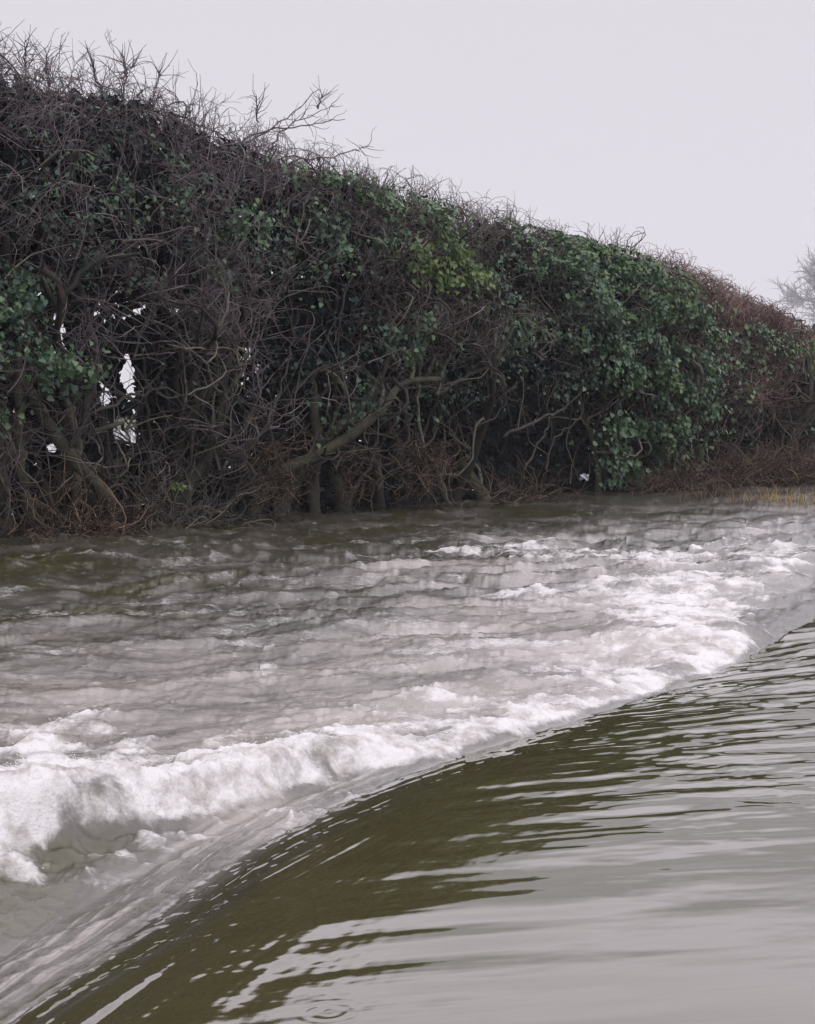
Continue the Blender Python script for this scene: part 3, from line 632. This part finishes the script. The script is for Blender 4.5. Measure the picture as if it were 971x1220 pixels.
fr = mth('ADD', af.outputs['Fac'], mth('MULTIPLY', mth('SUBTRACT', n1, .56), mth('MULTIPLY', mth('MINIMUM', mth('MULTIPLY', af.outputs['Fac'], 3), 1.0), 1.9)))
fm = N_('ShaderNodeMapRange'); fm.interpolation_type = 'SMOOTHSTEP'; fm.inputs[1].default_value = .12; fm.inputs[2].default_value = 1.15; LK(fr, fm.inputs[0])
mix = N_('ShaderNodeMix'); mix.data_type = 'RGBA'; LK(fm.outputs[0], mix.inputs['Factor']); LK(cr.outputs[0], mix.inputs[6]); 
fcr = N_('ShaderNodeValToRGB'); fcr.color_ramp.elements[0].position = .36; fcr.color_ramp.elements[0].color = (.36, .33, .305, 1); fcr.color_ramp.elements[1].position = .52; fcr.color_ramp.elements[1].color = (.70, .69, .695, 1)
LK(noise(6, 7, .7), fcr.inputs[0]); LK(fcr.outputs[0], mix.inputs[7])
LK(mix.outputs[2], b.inputs['Base Color'])
ro = mth('ADD', mth('MULTIPLY', fm.outputs[0], .32), mth('MULTIPLY_ADD', aw.outputs['Fac'], .09, .03)); LK(ro, b.inputs['Roughness'])
b1 = N_('ShaderNodeBump'); b1.inputs['Distance'].default_value = .04; LK(mth('MULTIPLY', aw.outputs['Fac'], .22), b1.inputs['Strength']); LK(noise(16, 9, .75, (1, 1.6, 1)), b1.inputs['Height'])
b2 = N_('ShaderNodeBump'); b2.inputs['Distance'].default_value = .03; LK(mth('MULTIPLY', fm.outputs[0], .8), b2.inputs['Strength']); LK(n1, b2.inputs['Height']); LK(b1.outputs[0], b2.inputs['Normal'])
LK(b2.outputs[0], b.inputs['Normal'])
idx = np.arange(wX.size).reshape(wX.shape); Q = np.stack([idx[:-1, :-1], idx[:-1, 1:], idx[1:, 1:], idx[1:, :-1]], -1).reshape(-1, 4)
water = mesh('water', np.stack([wX, wY, Zw], -1).reshape(-1, 3), Q, wm, None, {'foam': foam, 'milk': milk, 'rough_water': down * (1 - behind) + .0 * rgt}, True)
tag(water, kind='structure')

# flecks of spray thrown up by the roller
r = np.random.default_rng(5)
cand = np.flatnonzero((fo > .75).ravel() & (np.abs(PX) < 1100).ravel() & (PX > -100).ravel())
wgt = (1 / wY.ravel()[cand]) ** 0; pick = r.choice(cand, 1100)
C_ = np.stack([wX.ravel()[pick], wY.ravel()[pick], Zw.ravel()[pick]], 1) + np.stack([r.normal(0, .02, 1100), r.normal(0, .02, 1100), np.abs(r.normal(0, .014, 1100))], 1)
oc = np.array([(1, 0, 0), (-1, 0, 0), (0, 1, 0), (0, -1, 0), (0, 0, 1), (0, 0, -1)], float); fc = np.array([(0, 2, 4), (2, 1, 4), (1, 3, 4), (3, 0, 4), (2, 0, 5), (1, 2, 5), (3, 1, 5), (0, 3, 5)])
V = (C_[:, None] + oc[None] * r.uniform(.0008, .0026, (1100, 1, 1))).reshape(-1, 3); Q = (np.arange(1100)[:, None, None] * 6 + fc[None]).reshape(-1, 3)
sm, _, b = nodes('spray', .2, .5); b.inputs['Base Color'].default_value = (.85, .84, .84, 1)
tag(mesh('spray', V, Q, sm, None, None, True), 'flecks of white spray above the foaming roller', 'spray', kind='stuff')

# ------------------------------------------------------------------ far field edge, far trees, haze
r = np.random.default_rng(9)
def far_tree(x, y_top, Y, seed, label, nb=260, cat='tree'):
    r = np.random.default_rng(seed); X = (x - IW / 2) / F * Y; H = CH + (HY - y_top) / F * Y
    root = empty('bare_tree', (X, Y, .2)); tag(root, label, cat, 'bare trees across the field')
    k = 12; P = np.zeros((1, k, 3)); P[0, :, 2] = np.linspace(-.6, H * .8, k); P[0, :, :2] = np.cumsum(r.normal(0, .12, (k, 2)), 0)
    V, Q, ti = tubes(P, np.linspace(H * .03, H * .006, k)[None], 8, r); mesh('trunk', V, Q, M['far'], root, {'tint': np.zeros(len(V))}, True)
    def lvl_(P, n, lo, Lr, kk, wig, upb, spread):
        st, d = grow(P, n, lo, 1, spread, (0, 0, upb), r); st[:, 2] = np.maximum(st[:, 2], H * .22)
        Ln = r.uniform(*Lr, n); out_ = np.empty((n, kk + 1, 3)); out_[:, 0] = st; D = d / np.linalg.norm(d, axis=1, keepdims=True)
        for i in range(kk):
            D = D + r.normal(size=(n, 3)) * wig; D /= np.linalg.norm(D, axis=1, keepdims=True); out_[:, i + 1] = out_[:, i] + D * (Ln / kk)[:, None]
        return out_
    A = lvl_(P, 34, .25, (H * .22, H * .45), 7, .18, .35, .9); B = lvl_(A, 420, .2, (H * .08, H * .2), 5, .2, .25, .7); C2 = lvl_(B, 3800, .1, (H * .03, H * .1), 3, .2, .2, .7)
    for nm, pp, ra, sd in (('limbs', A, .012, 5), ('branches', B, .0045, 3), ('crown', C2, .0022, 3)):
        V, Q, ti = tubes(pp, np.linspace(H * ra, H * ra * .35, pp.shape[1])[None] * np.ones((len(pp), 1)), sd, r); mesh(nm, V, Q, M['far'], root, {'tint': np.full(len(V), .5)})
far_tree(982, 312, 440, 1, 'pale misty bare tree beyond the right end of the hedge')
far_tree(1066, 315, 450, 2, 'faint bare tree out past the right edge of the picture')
# a dark low hedge line across the far side of the flooded field, seen through the gap
nH = 11000; s = r.uniform(-150, 190, nH); hh = 1.6 + .6 * fbm(s * .06, s * 0, 4, 200)
Pf = np.stack([s, 175 + .12 * s + r.uniform(-1, 1, nH), .3 + r.uniform(0, 1, nH) ** .8 * hh], 1)
far_h = leaf_mesh('distant_hedge', Pf, np.stack([r.normal(0, .5, nH), -np.ones(nH), r.normal(.3, .4, nH)], 1), r.uniform(.15, .35, nH), r.uniform(0, .7, nH), M['ivy_dark'], None)
tag(far_h, 'low dark hedge line across the flooded field, glimpsed through the bright gap', 'hedge')

hz = bpy.data.materials.new('haze'); hz.use_nodes = True; t = hz.node_tree; t.nodes.clear()
mo = t.nodes.new('ShaderNodeOutputMaterial'); pv = t.nodes.new('ShaderNodeVolumePrincipled'); pv.inputs['Density'].default_value = .0007
pv.inputs['Color'].default_value = (.93, .93, 1, 1); pv.inputs['Anisotropy'].default_value = .2
t.links.new(pv.outputs[0], mo.inputs['Volume'])
V = np.array([(x, y, z) for x in (-480, 480) for y in (-480, 480) for z in (-2, 56)], float)
Q = [(0, 1, 3, 2), (4, 6, 7, 5), (0, 4, 5, 1), (2, 3, 7, 6), (0, 2, 6, 4), (1, 5, 7, 3)]
hzo = mesh('haze', V, Q, hz); tag(hzo, 'thin pale damp air over the flood', 'haze', kind='stuff')
